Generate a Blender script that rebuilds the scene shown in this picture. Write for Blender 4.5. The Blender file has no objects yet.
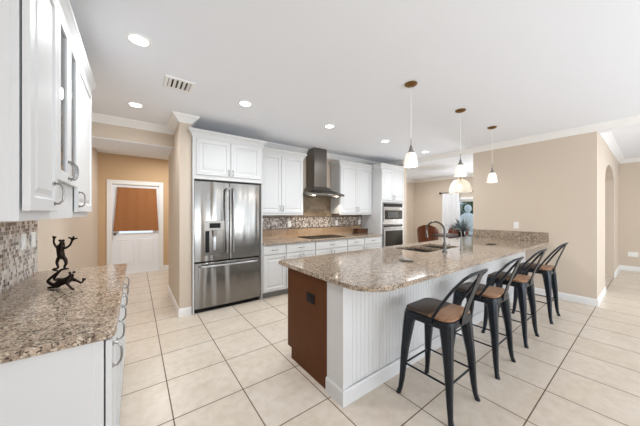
import bpy, bmesh, math, random
from mathutils import Vector, Matrix
random.seed(7)
PI = math.pi
S = bpy.context.scene
COL = S.collection

# ------------------------------------------------------------------ camera
cam_d = bpy.data.cameras.new('camera')
cam_d.sensor_width = 36.0
cam_d.lens = 247.5 / 640 * 36.0
cam_d.clip_start = 0.05
cam_o = bpy.data.objects.new('camera', cam_d)
cam_o.location = (0, 0, 1.40)
cam_o.rotation_euler = (PI / 2, 0, -math.radians(36.63))
COL.objects.link(cam_o)
S.camera = cam_o

# ------------------------------------------------------------------ world, exposure
S.view_settings.view_transform = 'Standard'
S.view_settings.look = 'None'
S.view_settings.gamma = 1.0
S.view_settings.use_curve_mapping = False
S.view_settings.exposure = 0.40
W = bpy.data.worlds.new('sky')
S.world = W
W.use_nodes = True
W.node_tree.nodes['Background'].inputs[0].default_value = (0.80, 0.90, 1.0, 1)
W.node_tree.nodes['Background'].inputs[1].default_value = 1.1


def area(name, loc, rot, sx, sy, power, color=(1, 1, 1)):
    l = bpy.data.lights.new(name, 'AREA')
    l.shape = 'RECTANGLE'
    l.size, l.size_y = sx, sy
    l.energy = power
    l.color = color
    o = bpy.data.objects.new(name, l)
    o.location = loc
    o.rotation_euler = rot
    COL.objects.link(o)
    return o


# daylight through the rear glass doors, added fill lamps, and a hall light
area('rear_upward_fill', (2.0, -4.0, 0.9), (PI / 2 + 1.1, 0, 0), 3.6, 1.6, 145, (0.92, 0.96, 1.0))  # added fill lamp aimed upward to brighten the ceiling
area('daylight_rear', (4.9, -4.02, 1.25), (PI / 2, 0, 0), 4.4, 2.3, 48, (0.92, 0.96, 1.0))
area('next_room_fill', (6.8, -1.5, 2.70), (0, 0, 0), 2.0, 2.0, 26, (0.97, 0.99, 1.0))  # added out-of-view fill over the next room, no fixture there
area('dining_ceiling_fill', (9.06, 2.25, 1.1), (PI / 2 + 0.7, 0, PI / 2), 1.1, 1.6, 55, (0.93, 0.97, 1.0))  # added fill lamp, tilted up to lift the dining ceiling
area('dining_fill', (7.6, 4.3, 2.70), (0, 0, 0), 1.2, 1.2, 28, (0.95, 0.98, 1.0))  # added overhead fill for the dining room, separate from its pendant
area('hall_light', (0.6, 6.1, 2.70), (0, 0, 0), 0.4, 0.4, 24, (1.0, 0.98, 0.95))


# ------------------------------------------------------------------ materials
def hexc(h):
    c = [int(h[i:i + 2], 16) / 255 for i in (0, 2, 4)]
    return tuple((x / 12.92 if x <= 0.04045 else ((x + 0.055) / 1.055) ** 2.4) for x in c) + (1,)


class Mat:
    def __init__(s, name, color='808080', rough=0.5, metal=0.0, **kw):
        s.m = bpy.data.materials.new(name)
        s.m.use_nodes = True
        s.nt = s.m.node_tree
        s.b = s.nt.nodes['Principled BSDF']
        s.b.inputs['Base Color'].default_value = hexc(color)
        s.b.inputs['Roughness'].default_value = rough
        s.b.inputs['Metallic'].default_value = metal
        for k, v in kw.items():
            s.b.inputs[k.replace('_', ' ')].default_value = v

    def n(s, t, **kw):
        x = s.nt.nodes.new(t)
        for k, v in kw.items():
            if k in x.inputs:
                x.inputs[k].default_value = v
            else:
                setattr(x, k, v)
        return x

    def l(s, a, b):
        s.nt.links.new(a, b)

    def coords(s, scale=(1, 1, 1), loc=(0, 0, 0), rot=(0, 0, 0)):
        tc = s.n('ShaderNodeTexCoord')
        mp = s.n('ShaderNodeMapping')
        mp.inputs['Scale'].default_value = scale
        mp.inputs['Location'].default_value = loc
        mp.inputs['Rotation'].default_value = rot
        s.l(tc.outputs['Object'], mp.inputs['Vector'])
        return mp.outputs['Vector']

    def noise(s, vec, scale, detail=3, rough=0.5):
        x = s.n('ShaderNodeTexNoise', Scale=scale, Detail=detail, Roughness=rough)
        s.l(vec, x.inputs['Vector'])
        return x.outputs['Fac']

    def ramp(s, fac, stops, const=False):
        r = s.n('ShaderNodeValToRGB')
        cr = r.color_ramp
        if const:
            cr.interpolation = 'CONSTANT'
        while len(cr.elements) < len(stops):
            cr.elements.new(0.5)
        for e, (p, c) in zip(cr.elements, stops):
            e.position = p
            e.color = hexc(c) if isinstance(c, str) else c
        s.l(fac, r.inputs['Fac'])
        return r.outputs['Color']

    def mix(s, fac, a, b, mode='MIX'):
        x = s.n('ShaderNodeMixRGB', blend_type=mode)
        for k, v in (('Fac', fac), ('Color1', a), ('Color2', b)):
            if hasattr(v, 'links'):
                s.l(v, x.inputs[k])
            else:
                x.inputs[k].default_value = v
        return x.outputs['Color']

    def base(s, c):
        s.l(c, s.b.inputs['Base Color'])

    def bump(s, h, strength=0.2, dist=0.01):
        x = s.n('ShaderNodeBump', Strength=strength, Distance=dist)
        s.l(h, x.inputs['Height'])
        s.l(x.outputs['Normal'], s.b.inputs['Normal'])


def painted(name, color, rough=0.6, bumps=0.05, scale=120):
    m = Mat(name, color, rough)
    v = m.coords()
    m.bump(m.noise(v, scale, 3), bumps, 0.004)
    return m.m


def emission(name, color, strength):
    m = Mat(name, color, 0.5)
    m.b.inputs['Emission Color'].default_value = hexc(color)
    m.b.inputs['Emission Strength'].default_value = strength
    return m.m


M = {}
M['wall'] = painted('wall_paint_tan', 'D4C6B6', 0.75)
M['hall_wall'] = painted('hall_paint_tan', 'CDAE8A', 0.75)
M['ceil'] = painted('ceiling_paint', 'F0F4FB', 0.85, 0.25, 60)
M['trim'] = painted('trim_paint_white', 'F1F1F0', 0.4, 0.02)
M['cab'] = painted('cabinet_paint_white', 'D6D7D8', 0.45, 0.02)
M['cab'].node_tree.nodes['Principled BSDF'].inputs['Specular IOR Level'].default_value = 0.3
M['door'] = painted('door_paint_white', 'F6F9FF', 0.4, 0.02)
M['plate'] = painted('plate_plastic_white', 'F4F4F2', 0.35, 0.0)
M['dark_gap'] = painted('dark_toe_kick', '8A8A88', 0.7, 0.02)


def make_floor():
    m = Mat('floor_tile', 'D8C9B4', 0.3)
    v = m.coords((1, 1, 1), (-0.205 + 0.478 * 10, -0.508 + 0.478 * 10, 0))
    br = m.n('ShaderNodeTexBrick', offset=0.0, squash=1.0)
    br.inputs['Scale'].default_value = 1.0
    br.inputs['Mortar Size'].default_value = 0.0042
    br.inputs['Mortar Smooth'].default_value = 0.1
    br.inputs['Brick Width'].default_value = 0.478
    br.inputs['Row Height'].default_value = 0.478
    br.inputs['Bias'].default_value = 0.0
    br.inputs['Color1'].default_value = (0, 0, 0, 1)
    br.inputs['Color2'].default_value = (1, 1, 1, 1)
    m.l(v, br.inputs['Vector'])
    w = m.coords()
    n1 = m.noise(w, 3.0, 6, 0.6)
    n2 = m.noise(w, 14.0, 4, 0.6)
    c1 = m.ramp(n1, [(0.3, 'CDC0B0'), (0.5, 'D8CCBD'), (0.72, 'E1D8CC')])
    c2 = m.mix(0.35, c1, m.ramp(n2, [(0.35, 'C6B8A6'), (0.6, 'E2D9CE')]))
    c3 = m.mix(m.ramp(br.outputs['Color'], [(0, (0, 0, 0, 1)), (1, (0.22, 0.22, 0.22, 1))]), c2, hexc('CBB9A2'))
    m.base(m.mix(br.outputs['Fac'], c3, hexc('6B5342')))
    m.l(m.ramp(br.outputs['Fac'], [(0, (0.28, 0.28, 0.28, 1)), (1, (0.8, 0.8, 0.8, 1))]), m.b.inputs['Roughness'])
    inv = m.n('ShaderNodeInvert')
    m.l(br.outputs['Fac'], inv.inputs['Color'])
    m.bump(inv.outputs['Color'], 0.3, 0.003)
    return m.m


M['floor'] = make_floor()


def granite(name, stops, speck, scale=1.0, fleck='3A322C', rough=0.09):
    m = Mat(name, 'A89684', rough)
    v = m.coords()
    n1 = m.noise(v, 24 * scale, 6, 0.72)
    n2 = m.noise(v, 95 * scale, 4, 0.7)
    vo = m.n('ShaderNodeTexVoronoi', Scale=140 * scale)
    m.l(v, vo.inputs['Vector'])
    c = m.ramp(n1, stops)
    c = m.mix(m.ramp(n2, [(0.53, (0, 0, 0, 1)), (0.62, (1, 1, 1, 1))]), c, hexc(speck))
    sep = m.n('ShaderNodeSeparateColor')
    m.l(vo.outputs['Color'], sep.inputs['Color'])
    k = m.ramp(sep.outputs['Red'], [(0.80, (0, 0, 0, 1)), (0.84, (0.85, 0.85, 0.85, 1))])
    c = m.mix(k, c, hexc(fleck))
    k2 = m.ramp(sep.outputs['Green'], [(0.82, (0, 0, 0, 1)), (0.86, (0.7, 0.7, 0.7, 1))])
    c = m.mix(k2, c, hexc('D9CDBB'))
    m.base(c)
    return m.m


M['granite'] = granite('granite_polished', [(0.27, '4C433B'), (0.40, '8B7B6C'), (0.55, 'B3A08D'), (0.75, 'CDBCA9')], '7D6A5A')
M['mosaic'] = None


def mosaic(name, axis, bw, bh, stops, mortar='B9B2A8', rough=0.2, rot=0.0, offset=0.0):
    m = Mat(name, '888888', rough)
    tc = m.n('ShaderNodeTexCoord')
    sp = m.n('ShaderNodeSeparateXYZ')
    m.l(tc.outputs['Object'], sp.inputs[0])
    cb = m.n('ShaderNodeCombineXYZ')
    m.l(sp.outputs[axis], cb.inputs[0])
    m.l(sp.outputs['Z'], cb.inputs[1])
    mp = m.n('ShaderNodeMapping')
    mp.inputs['Location'].default_value = (10, 10, 0)
    mp.inputs['Rotation'].default_value = (0, 0, rot)
    m.l(cb.outputs[0], mp.inputs['Vector'])
    br = m.n('ShaderNodeTexBrick', offset=offset, squash=1.0)
    for k, val in (('Scale', 1.0), ('Mortar Size', 0.0016 if bw < 0.1 else 0.0018), ('Mortar Smooth', 0.1), ('Brick Width', bw), ('Row Height', bh), ('Bias', 0.0)):
        br.inputs[k].default_value = val
    br.inputs['Color1'].default_value = (0, 0, 0, 1)
    br.inputs['Color2'].default_value = (1, 1, 1, 1)
    m.l(mp.outputs['Vector'], br.inputs['Vector'])
    col = m.ramp(br.outputs['Color'], stops, True)
    n = m.noise(m.coords(), 30, 4, 0.6)
    col = m.mix(0.35, col, m.ramp(n, [(0.3, '5A4A3C'), (0.7, 'E8DED0')]), 'SOFT_LIGHT')
    m.base(m.mix(br.outputs['Fac'], col, hexc(mortar)))
    inv = m.n('ShaderNodeInvert')
    m.l(br.outputs['Fac'], inv.inputs['Color'])
    m.bump(inv.outputs['Color'], 0.3, 0.002)
    return m.m


GLASS_STOPS = [(0.0, 'BDBBB9'), (0.16, '66625F'), (0.26, 'DADAD9'), (0.42, '8F9092'), (0.52, 'A59A90'), (0.62, '36322F'), (0.72, 'CDCBC8'), (0.86, '70706F')]
M['mosaic'] = mosaic('mosaic_glass_left', 'Y', 0.027, 0.027, GLASS_STOPS, 'CFCDCA', offset=0.3)
BAND = [(0.0, 'A39A93'), (0.2, '5C4E48'), (0.34, 'CFC7C0'), (0.5, '807670'), (0.62, '3C3230'), (0.74, 'B7ABA0'), (0.88, '8A6E5C')]
M['band'] = mosaic('mosaic_band_diagonal', 'X', 0.028, 0.028, BAND, 'BDB4AA', rot=PI / 4)
STONE = [(0.0, '7D6B55'), (0.25, '887660'), (0.5, '74634F'), (0.75, '8F7D66')]
M['stone'] = mosaic('stone_wall_tile', 'X', 0.152, 0.076, STONE, '76664F', 0.35, offset=0.5)
BEIGE = [(0.0, 'AC9074'), (0.3, 'B2977B'), (0.6, 'A78B6F'), (0.8, 'B69C81')]
M['beige_tile'] = mosaic('beige_wall_tile', 'X', 0.30, 0.17, BEIGE, 'AD957C', 0.25, offset=0.5)


def steel(name, col='C4C4C6', rough=0.24, wav=0.0, scale=(5, 5, 0.7)):
    m = Mat(name, col, rough, 1.0)
    if wav:
        v = m.coords(scale)
        m.bump(m.noise(v, 1.3, 1, 0.3), wav, 0.05)
    g = m.noise(m.coords((1, 1, 260)), 3, 2)
    m.l(m.ramp(g, [(0.3, (rough - .04,) * 3 + (1,)), (0.7, (rough + .05,) * 3 + (1,))]), m.b.inputs['Roughness'])
    return m.m


M['steel'] = steel('stainless_steel', 'B9B9BB', 0.26)
M['fridge'] = steel('stainless_steel_doors', '8B8986', 0.2, 0.65, (5.5, 5.5, 0.35))
M['hood'] = steel('stainless_steel_hood', '75716C', 0.3)
M['nickel'] = steel('brushed_nickel', '8F8D8A', 0.3)
M['gun'] = steel('dark_nickel_faucet', '6F6D69', 0.28)
M['bronze'] = steel('brass_canopy', '8A6A45', 0.35)
M['black_glass'] = Mat('black_glass', '101010', 0.06).m
M['black'] = Mat('black_plastic', '0B0B0B', 0.45).m
M['sink'] = steel('sink_steel', '55504A', 0.35)


def wood(name, a, b, rough=0.4, axis=(1, 1, 14), sc=1.0):
    m = Mat(name, a, rough)
    v = m.coords(axis)
    n = m.noise(v, 4 * sc, 5, 0.6)
    m.base(m.ramp(n, [(0.3, a), (0.7, b)]))
    m.bump(n, 0.06, 0.003)
    return m.m


M['brown_panel'] = wood('brown_stained_wood', '532D12', '5F3514', 0.55, (9, 9, 0.8), 2)
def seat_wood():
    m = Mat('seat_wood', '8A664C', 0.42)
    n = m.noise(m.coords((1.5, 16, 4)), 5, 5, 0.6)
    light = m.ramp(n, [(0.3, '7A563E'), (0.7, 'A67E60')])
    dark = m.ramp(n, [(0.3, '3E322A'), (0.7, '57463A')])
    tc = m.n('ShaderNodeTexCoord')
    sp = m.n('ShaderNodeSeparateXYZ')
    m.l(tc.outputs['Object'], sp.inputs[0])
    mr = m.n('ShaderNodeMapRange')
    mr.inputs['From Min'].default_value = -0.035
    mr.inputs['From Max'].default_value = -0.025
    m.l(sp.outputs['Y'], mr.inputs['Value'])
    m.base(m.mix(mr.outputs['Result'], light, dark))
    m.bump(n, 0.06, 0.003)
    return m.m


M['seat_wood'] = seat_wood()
M['black'].node_tree.nodes['Principled BSDF'].inputs['Specular IOR Level'].default_value = 0.2
M['brown_panel'].node_tree.nodes['Principled BSDF'].inputs['Specular IOR Level'].default_value = 0.2
M['box_wood'] = wood('box_wood', '4A2A1A', '5E3824', 0.35, (2, 9, 9))
M['table_wood'] = wood('dark_table_wood', '2C1C16', '3A261C', 0.3, (2, 12, 4))
M['leather'] = painted('brown_leather', '6E3A20', 0.4, 0.15, 40)
M['gunmetal'] = Mat('gunmetal_paint', '20252D', 0.32, 0.5).m
M['frog'] = Mat('bronze_patina', '2A1F1A', 0.32, 0.75).m
_m = Mat('frosted_glass', 'FFFBF4', 0.35)
_m.b.inputs['Emission Color'].default_value = hexc('FFF3E2')
_m.b.inputs['Emission Strength'].default_value = 0.3
M['shade'] = _m.m
M['lamp'] = emission('lamp_disc', 'FFFCF5', 6.0)
M['spot'] = emission('hood_lamp', 'FFF4E0', 8.0)
M['bulb'] = emission('warm_bulb', 'FFDDB0', 4.0)


def glass(name, col='FFFFFF', rough=0.0, ior=1.45, mixf=0.12):
    m = bpy.data.materials.new(name)
    m.use_nodes = True
    nt = m.node_tree
    nt.nodes.clear()
    o = nt.nodes.new('ShaderNodeOutputMaterial')
    t = nt.nodes.new('ShaderNodeBsdfTransparent')
    t.inputs[0].default_value = hexc(col)
    g = nt.nodes.new('ShaderNodeBsdfGlossy')
    g.inputs['Roughness'].default_value = 0.03
    x = nt.nodes.new('ShaderNodeMixShader')
    x.inputs[0].default_value = mixf
    nt.links.new(t.outputs[0], x.inputs[1])
    nt.links.new(g.outputs[0], x.inputs[2])
    nt.links.new(x.outputs[0], o.inputs[0])
    return m


M['glass'] = glass('window_glass', 'F4F8FA', mixf=0.08)
M['cab_glass'] = glass('cabinet_glass', 'DDE0E2', mixf=0.5)
M['pendant_glass'] = glass('clear_pendant_glass', 'FFFDF8', mixf=0.18)
_nt = M['pendant_glass'].node_tree
_tl = _nt.nodes.new('ShaderNodeBsdfTranslucent')
_tl.inputs[0].default_value = (0.95, 0.92, 0.86, 1)
_mx = _nt.nodes.new('ShaderNodeMixShader')
_mx.inputs[0].default_value = 0.30
_out = [n for n in _nt.nodes if n.type == 'OUTPUT_MATERIAL'][0]
_src = _out.inputs[0].links[0].from_socket
_nt.links.new(_src, _mx.inputs[1])
_nt.links.new(_tl.outputs[0], _mx.inputs[2])
_nt.links.new(_mx.outputs[0], _out.inputs[0])


def fabric(name, a, b, trans=0.0):
    m = Mat(name, a, 0.85)
    n = m.noise(m.coords((40, 40, 6)), 6, 4)
    m.base(m.ramp(n, [(0.3, a), (0.7, b)]))
    m.bump(n, 0.1, 0.003)
    return m.m


M['curtain_brown'] = fabric('brown_curtain_cloth', '96623A', 'AC7548')
M['curtain_white'] = fabric('white_sheer_cloth', 'ECECEE', 'F8F8FA')


def foliage(name, a, b):
    m = Mat(name, a, 0.6)
    m.base(m.ramp(m.noise(m.coords(), 9, 3), [(0.35, a), (0.65, b)]))
    return m.m


M['leaf'] = foliage('hedge_leaves', '2E3F26', '5B7545')
M['plant'] = foliage('grey_green_leaves', '59636A', '98A4A6')
M['pale_stone'] = painted('pale_blue_stone', 'E6EFF4', 0.6, 0.1, 30)
M['patio'] = painted('pale_patio', 'D5DEE4', 0.7, 0.1, 20)


# ------------------------------------------------------------------ mesh builder
def V(*a):
    return Vector(a)


class MB:
    def __init__(s):
        s.bm = bmesh.new()

    def vs(s, pts):
        return [s.bm.verts.new(p) for p in pts]

    def box(s, x0, x1, y0, y1, z0, z1):
        v = s.vs([(x0, y0, z0), (x1, y0, z0), (x1, y1, z0), (x0, y1, z0), (x0, y0, z1), (x1, y0, z1), (x1, y1, z1), (x0, y1, z1)])
        for f in ((0, 3, 2, 1), (4, 5, 6, 7), (0, 1, 5, 4), (1, 2, 6, 5), (2, 3, 7, 6), (3, 0, 4, 7)):
            s.bm.faces.new([v[i] for i in f])
        return s

    def loft(s, rings, caps=True, close=True):
        R = [s.vs(r) for r in rings]
        n = len(R[0])
        for a, b in zip(R, R[1:]):
            for i in range(n if close else n - 1):
                j = (i + 1) % n
                s.bm.faces.new((a[i], a[j], b[j], b[i]))
        if caps:
            s.bm.faces.new(R[0][::-1])
            s.bm.faces.new(R[-1])
        return s

    def prism(s, poly, z0, z1):
        return s.loft([[(x, y, z0) for x, y in poly], [(x, y, z1) for x, y in poly]])

    def tube(s, pts, r, seg=8, caps=True, flat=None):
        pts = [Vector(p) for p in pts]
        n = len(pts)
        rs = r if isinstance(r, (list, tuple)) else [r] * n
        T = [((pts[min(i + 1, n - 1)] - pts[max(i - 1, 0)]).normalized()) for i in range(n)]
        up = V(0, 0, 1) if abs(T[0].z) < 0.9 else V(1, 0, 0)
        N = (up - T[0] * up.dot(T[0])).normalized()
        rings = []
        for i in range(n):
            N = (N - T[i] * N.dot(T[i])).normalized()
            B = T[i].cross(N)
            ra, rb = (rs[i], rs[i]) if flat is None else (rs[i], rs[i] * flat)
            rings.append([pts[i] + N * (ra * math.cos(2 * PI * k / seg)) + B * (rb * math.sin(2 * PI * k / seg)) for k in range(seg)])
        return s.loft(rings, caps)

    def bar(s, pts, wvec, hw, ht):
        """flat strap along pts; wvec is the width direction"""
        pts = [Vector(p) for p in pts]
        n = len(pts)
        rings = []
        for i in range(n):
            T = (pts[min(i + 1, n - 1)] - pts[max(i - 1, 0)]).normalized()
            w = Vector(wvec[i] if isinstance(wvec, list) else wvec)
            w = (w - T * w.dot(T)).normalized()
            b = T.cross(w)
            rings.append([pts[i] + w * hw + b * ht, pts[i] - w * hw + b * ht, pts[i] - w * hw - b * ht, pts[i] + w * hw - b * ht])
        return s.loft(rings)

    def lathe(s, prof, c, seg=20, axis='Z', caps=True):
        rings = []
        for r, h in prof:
            ring = []
            for k in range(seg):
                a = 2 * PI * k / seg
                p, q = max(r, 1e-4) * math.cos(a), max(r, 1e-4) * math.sin(a)
                if axis == 'Z':
                    ring.append((c[0] + p, c[1] + q, c[2] + h))
                elif axis == 'Y':
                    ring.append((c[0] + p, c[1] + h, c[2] + q))
                else:
                    ring.append((c[0] + h, c[1] + p, c[2] + q))
            rings.append(ring)
        return s.loft(rings, caps)

    def ball(s, c, rx, ry=None, rz=None, seg=14, rings=8):
        ry = ry or rx
        rz = rz or rx
        R = []
        for i in range(rings + 1):
            t = PI * i / rings
            rr = max(math.sin(t), 0.01)
            R.append([(c[0] + rx * rr * math.cos(2 * PI * k / seg), c[1] + ry * rr * math.sin(2 * PI * k / seg), c[2] - rz * math.cos(t)) for k in range(seg)])
        return s.loft(R)

    def panel(s, o, u, v, n, w, h, rings, back=True, hole=False):
        """rings: list of (inset, depth along n); first ring normally at depth 0 = back"""
        o, u, v, n = Vector(o), Vector(u), Vector(v), Vector(n)
        R = []
        for ins, d in rings:
            R.append([o + u * a + v * b + n * d for a, b in ((ins, ins), (w - ins, ins), (w - ins, h - ins), (ins, h - ins))])
        s.loft(R, caps=False)
        if hole:
            s.loft([R[-1], R[0]], caps=False) if False else None
        else:
            s.bm.faces.new(s.vs(R[-1]))
        if back:
            s.bm.faces.new(s.vs(R[0][::-1]))
        bmesh.ops.remove_doubles(s.bm, verts=s.bm.verts, dist=1e-6)
        return s

    def sweep(s, prof, path, side=1, closed=False):
        P = [Vector((p[0], p[1], 0)) for p in path]
        n = len(P)
        rings = []
        for i in range(n):
            ds = []
            if i > 0:
                ds.append((P[i] - P[i - 1]).normalized())
            if i < n - 1:
                ds.append((P[i + 1] - P[i]).normalized())
            ns = [Vector((-d.y, d.x, 0)) * side for d in ds]
            m = ns[0] if len(ns) == 1 else (ns[0] + ns[1]) / (1 + ns[0].dot(ns[1]))
            rings.append([P[i] + m * a + Vector((0, 0, z)) for a, z in prof])
        return s.loft(rings)

    def slab(s, outline, holes, z0, z1):
        edges = []
        for loop in [outline] + holes:
            v = s.vs([(x, y, z1) for x, y in loop])
            edges += [s.bm.edges.new((v[i], v[(i + 1) % len(v)])) for i in range(len(v))]
        g = bmesh.ops.triangle_fill(s.bm, edges=edges, use_beauty=True, use_dissolve=False)
        faces = [f for f in g['geom'] if isinstance(f, bmesh.types.BMFace)]
        e = bmesh.ops.extrude_face_region(s.bm, geom=faces, use_keep_orig=True)
        bmesh.ops.translate(s.bm, verts=[x for x in e['geom'] if isinstance(x, bmesh.types.BMVert)], vec=(0, 0, z0 - z1))
        return s

    def build(s, name, mat, parent=None, bevel=0.0, smooth=False, seg=2):
        org = V(0, 0, 0)
        if parent is not None:
            org = Vector(parent['_org']) if '_org' in parent else V(0, 0, 0)
        bmesh.ops.recalc_face_normals(s.bm, faces=s.bm.faces)
        me = bpy.data.meshes.new(name)
        if org.length:
            bmesh.ops.translate(s.bm, verts=s.bm.verts, vec=-org)
        s.bm.to_mesh(me)
        s.bm.free()
        me.materials.append(mat)
        if smooth:
            for p in me.polygons:
                p.use_smooth = True
            me.set_sharp_from_angle(angle=math.radians(42))
        o = bpy.data.objects.new(name, me)
        COL.objects.link(o)
        if parent is not None:
            o.parent = parent
            ORG[o.name] = tuple(org)
            o['_org'] = tuple(org)
        if bevel:
            b = o.modifiers.new('bevel', 'BEVEL')
            b.width = bevel
            b.segments = seg
            b.limit_method = 'ANGLE'
            b.angle_limit = math.radians(40)
        return o


ORG = {}


def thing(name, label, cat, loc=(0, 0, 0), group=None):
    o = bpy.data.objects.new(name, None)
    COL.objects.link(o)
    o.empty_display_size = 0.1
    o.location = loc
    o['_org'] = tuple(loc)
    o['label'] = label
    o['category'] = cat
    if group:
        o['group'] = group
    return o


def tag(o, label, cat, group=None):
    o['label'] = label
    o['category'] = cat
    if group:
        o['group'] = group
    return o


def struct(o):
    o['kind'] = 'structure'
    return o


def copy_tree(o, parent=None):
    c = o.copy()
    COL.objects.link(c)
    if parent is not None:
        c.parent = parent
    for ch in list(o.children):
        copy_tree(ch, c)
    return c


# ------------------------------------------------------------------ room shell
CZ = 2.72
XL, XR, YE = -0.665, 5.55, 0.50
BK = 4.35
struct(MB().box(-0.85, 9.9, -4.3, 7.45, -0.12, 0).build('floor', M['floor']))
struct(MB().box(-0.85, 9.9, -4.3, 7.45, CZ, CZ + 0.12).build('ceiling', M['ceil']))
struct(MB().box(XL - 0.15, XL, -4.2, 7.35, 0, CZ).build('wall_left', M['wall']))
# kitchen back wall and its end stub beside the oven
b = MB().box(0.62, 5.55, BK, BK + 0.12, 0, CZ)
struct(b.build('wall_back', M['wall']))
struct(MB().box(5.405, 5.55, 3.76, BK, 0, CZ).build('wall_back_end', M['wall']))
# stub wall left of the refrigerator
struct(MB().box(0.47, 0.615, 3.80, 5.2, 0, CZ).build('wall_stub', M['wall']))
# header over the hallway
m_ = MB().box(XL, 0.47, 4.48, 5.2, 2.43, CZ)
struct(m_.build('wall_header', M['wall']))
struct(MB().box(XL, 0.47, 4.485, 5.2, 2.42, 2.43).build('trim_3', M['ceil']))
# hall door wall with opening
DY = 7.2
m_ = MB()
m_.box(XL, -0.44, DY, DY + 0.15, 0, CZ).box(0.46, 2.6, DY, DY + 0.15, 0, CZ).box(-0.44, 0.46, DY, DY + 0.15, 2.06, CZ)
struct(m_.build('wall_hall', M['hall_wall']))
struct(MB().box(2.45, 2.6, BK + 0.12, DY, 0, CZ).build('wall_hall_right', M['wall']))
# right wall, header strip over the dining opening, strip over the opening to the next room
struct(MB().box(XR, XR + 0.15, YE, 2.2, 0, CZ).build('wall_right', M['wall']))
struct(MB().box(XR, XR + 0.15, 2.2, BK + 0.12, 2.625, CZ).build('wall_right_header', M['ceil']))
struct(MB().box(XR, XR + 0.15, -4.2, YE, 2.625, CZ).build('wall_right_beam', M['ceil']))
# wall with arch, facing the next room
arch = [(6.6, 0), (6.6, 2.0)]
for k in range(1, 8):
    a = PI - PI * k / 8
    arch.append((7.45 + 0.85 * math.cos(a), 2.0 + 0.33 * math.sin(a)))
arch += [(8.3, 2.0), (8.3, 0)]
poly = [(XR + 0.15, 0)] + arch + [(9.65, 0), (9.65, CZ), (XR + 0.15, CZ)]
m_ = MB()
fa = [(x, YE, z) for x, z in poly]
bmv = m_.vs(fa)
es = [m_.bm.edges.new((bmv[i], bmv[(i + 1) % len(bmv)])) for i in range(len(bmv))]
g = bmesh.ops.triangle_fill(m_.bm, edges=es, use_beauty=True)
e = bmesh.ops.extrude_face_region(m_.bm, geom=[f for f in g['geom'] if isinstance(f, bmesh.types.BMFace)], use_keep_orig=True)
bmesh.ops.translate(m_.bm, verts=[x for x in e['geom'] if isinstance(x, bmesh.types.BMVert)], vec=(0, 0.15, 0))
struct(m_.build('wall_arch', M['wall']))
struct(MB().box(XR + 0.15, 9.65, 1.25, 1.4, 0, CZ).build('wall_arch_back', M['wall']))
# far wall of the next room
m_ = MB().box(9.65, 9.8, -0.7, 1.4, 0, CZ).box(9.65, 9.8, -4.2, -0.7, 2.4, CZ).box(9.65, 9.8, -4.2, -3.7, 0, 2.4)
struct(m_.build('wall_far_right', M['wall']))
# dining room
struct(MB().box(XR, 9.25, 5.8, 5.95, 0, CZ).build('wall_dining_back', M['wall']))
WX = 9.1
m_ = MB().box(WX, WX + 0.15, 1.4, 1.7, 0, CZ).box(WX, WX + 0.15, 2.8, 2.9, 0, CZ).box(WX, WX + 0.15, 1.7, 2.8, 0, 0.3).box(WX, WX + 0.15, 1.7, 2.8, 1.9, CZ).box(WX, WX + 0.15, 4.12, 5.8, 0, CZ).box(WX, WX + 0.15, 2.9, 4.12, 1.86, CZ)
struct(m_.build('wall_dining', M['wall']))
struct(MB().box(2.6, XR, 5.8, 5.95, 0, CZ).build('wall_dining_side', M['wall']))
# rear wall with the wide glass doors behind the camera
m_ = MB().box(XL, 0.6, -4.2, -4.08, 0, CZ).box(7.2, 9.65, -4.2, -4.08, 0, CZ).box(0.6, 7.2, -4.2, -4.08, 2.4, CZ)
struct(m_.build('wall_rear', M['wall']))

# ---- crown moulding and baseboards
CROWN = [(0, 2.625), (0.012, 2.625), (0.02, 2.64), (0.06, 2.685), (0.085, 2.705), (0.092, CZ), (0, CZ)]
n_trim = [10]


def crown(path, side, name=None):
    n_trim[0] += 1
    return struct(MB().sweep(CROWN, path, side).build(name or 'trim_%d' % n_trim[0], M['trim']))


crown([(XL, -4.0), (XL, 4.48), (0.47, 4.48), (0.47, 3.80), (0.615, 3.80), (0.615, BK), (5.405, BK), (5.405, 3.76), (XR, 3.76), (XR, -4.0)], -1)
crown([(XR + 0.15, YE), (9.65, YE), (9.65, -4.0)], -1)
crown([(WX, 1.45), (WX, 5.8), (5.8, 5.8)], 1)
crown([(XR + 0.15, -4.0), (XR + 0.15, YE)], -1)
BASEB = [(0, 0), (0.014, 0), (0.014, 0.085), (0.008, 0.105), (0, 0.11)]


def baseboard(name, path, side):
    return struct(MB().sweep(BASEB, path, side).build(name, M['trim']))


baseboard('baseboard_left', [(XL, 3.05), (XL, DY), (-0.52, DY)], -1)
baseboard('baseboard_hall', [(0.54, DY), (2.45, DY)], -1)
baseboard('baseboard_stub', [(0.47, 5.2), (0.47, 3.80), (0.615, 3.80)], -1)
baseboard('baseboard_right', [(XR, 1.33), (XR, YE), (6.6, YE)], -1)
baseboard('baseboard_arch', [(XR + 0.15, 1.25), (9.65, 1.25)], -1)
baseboard('baseboard_far_right', [(8.3, YE), (9.65, YE), (9.65, -0.7)], -1)
baseboard('baseboard_dining', [(WX, 4.12), (WX, 5.8), (5.6, 5.8)], 1)

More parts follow.
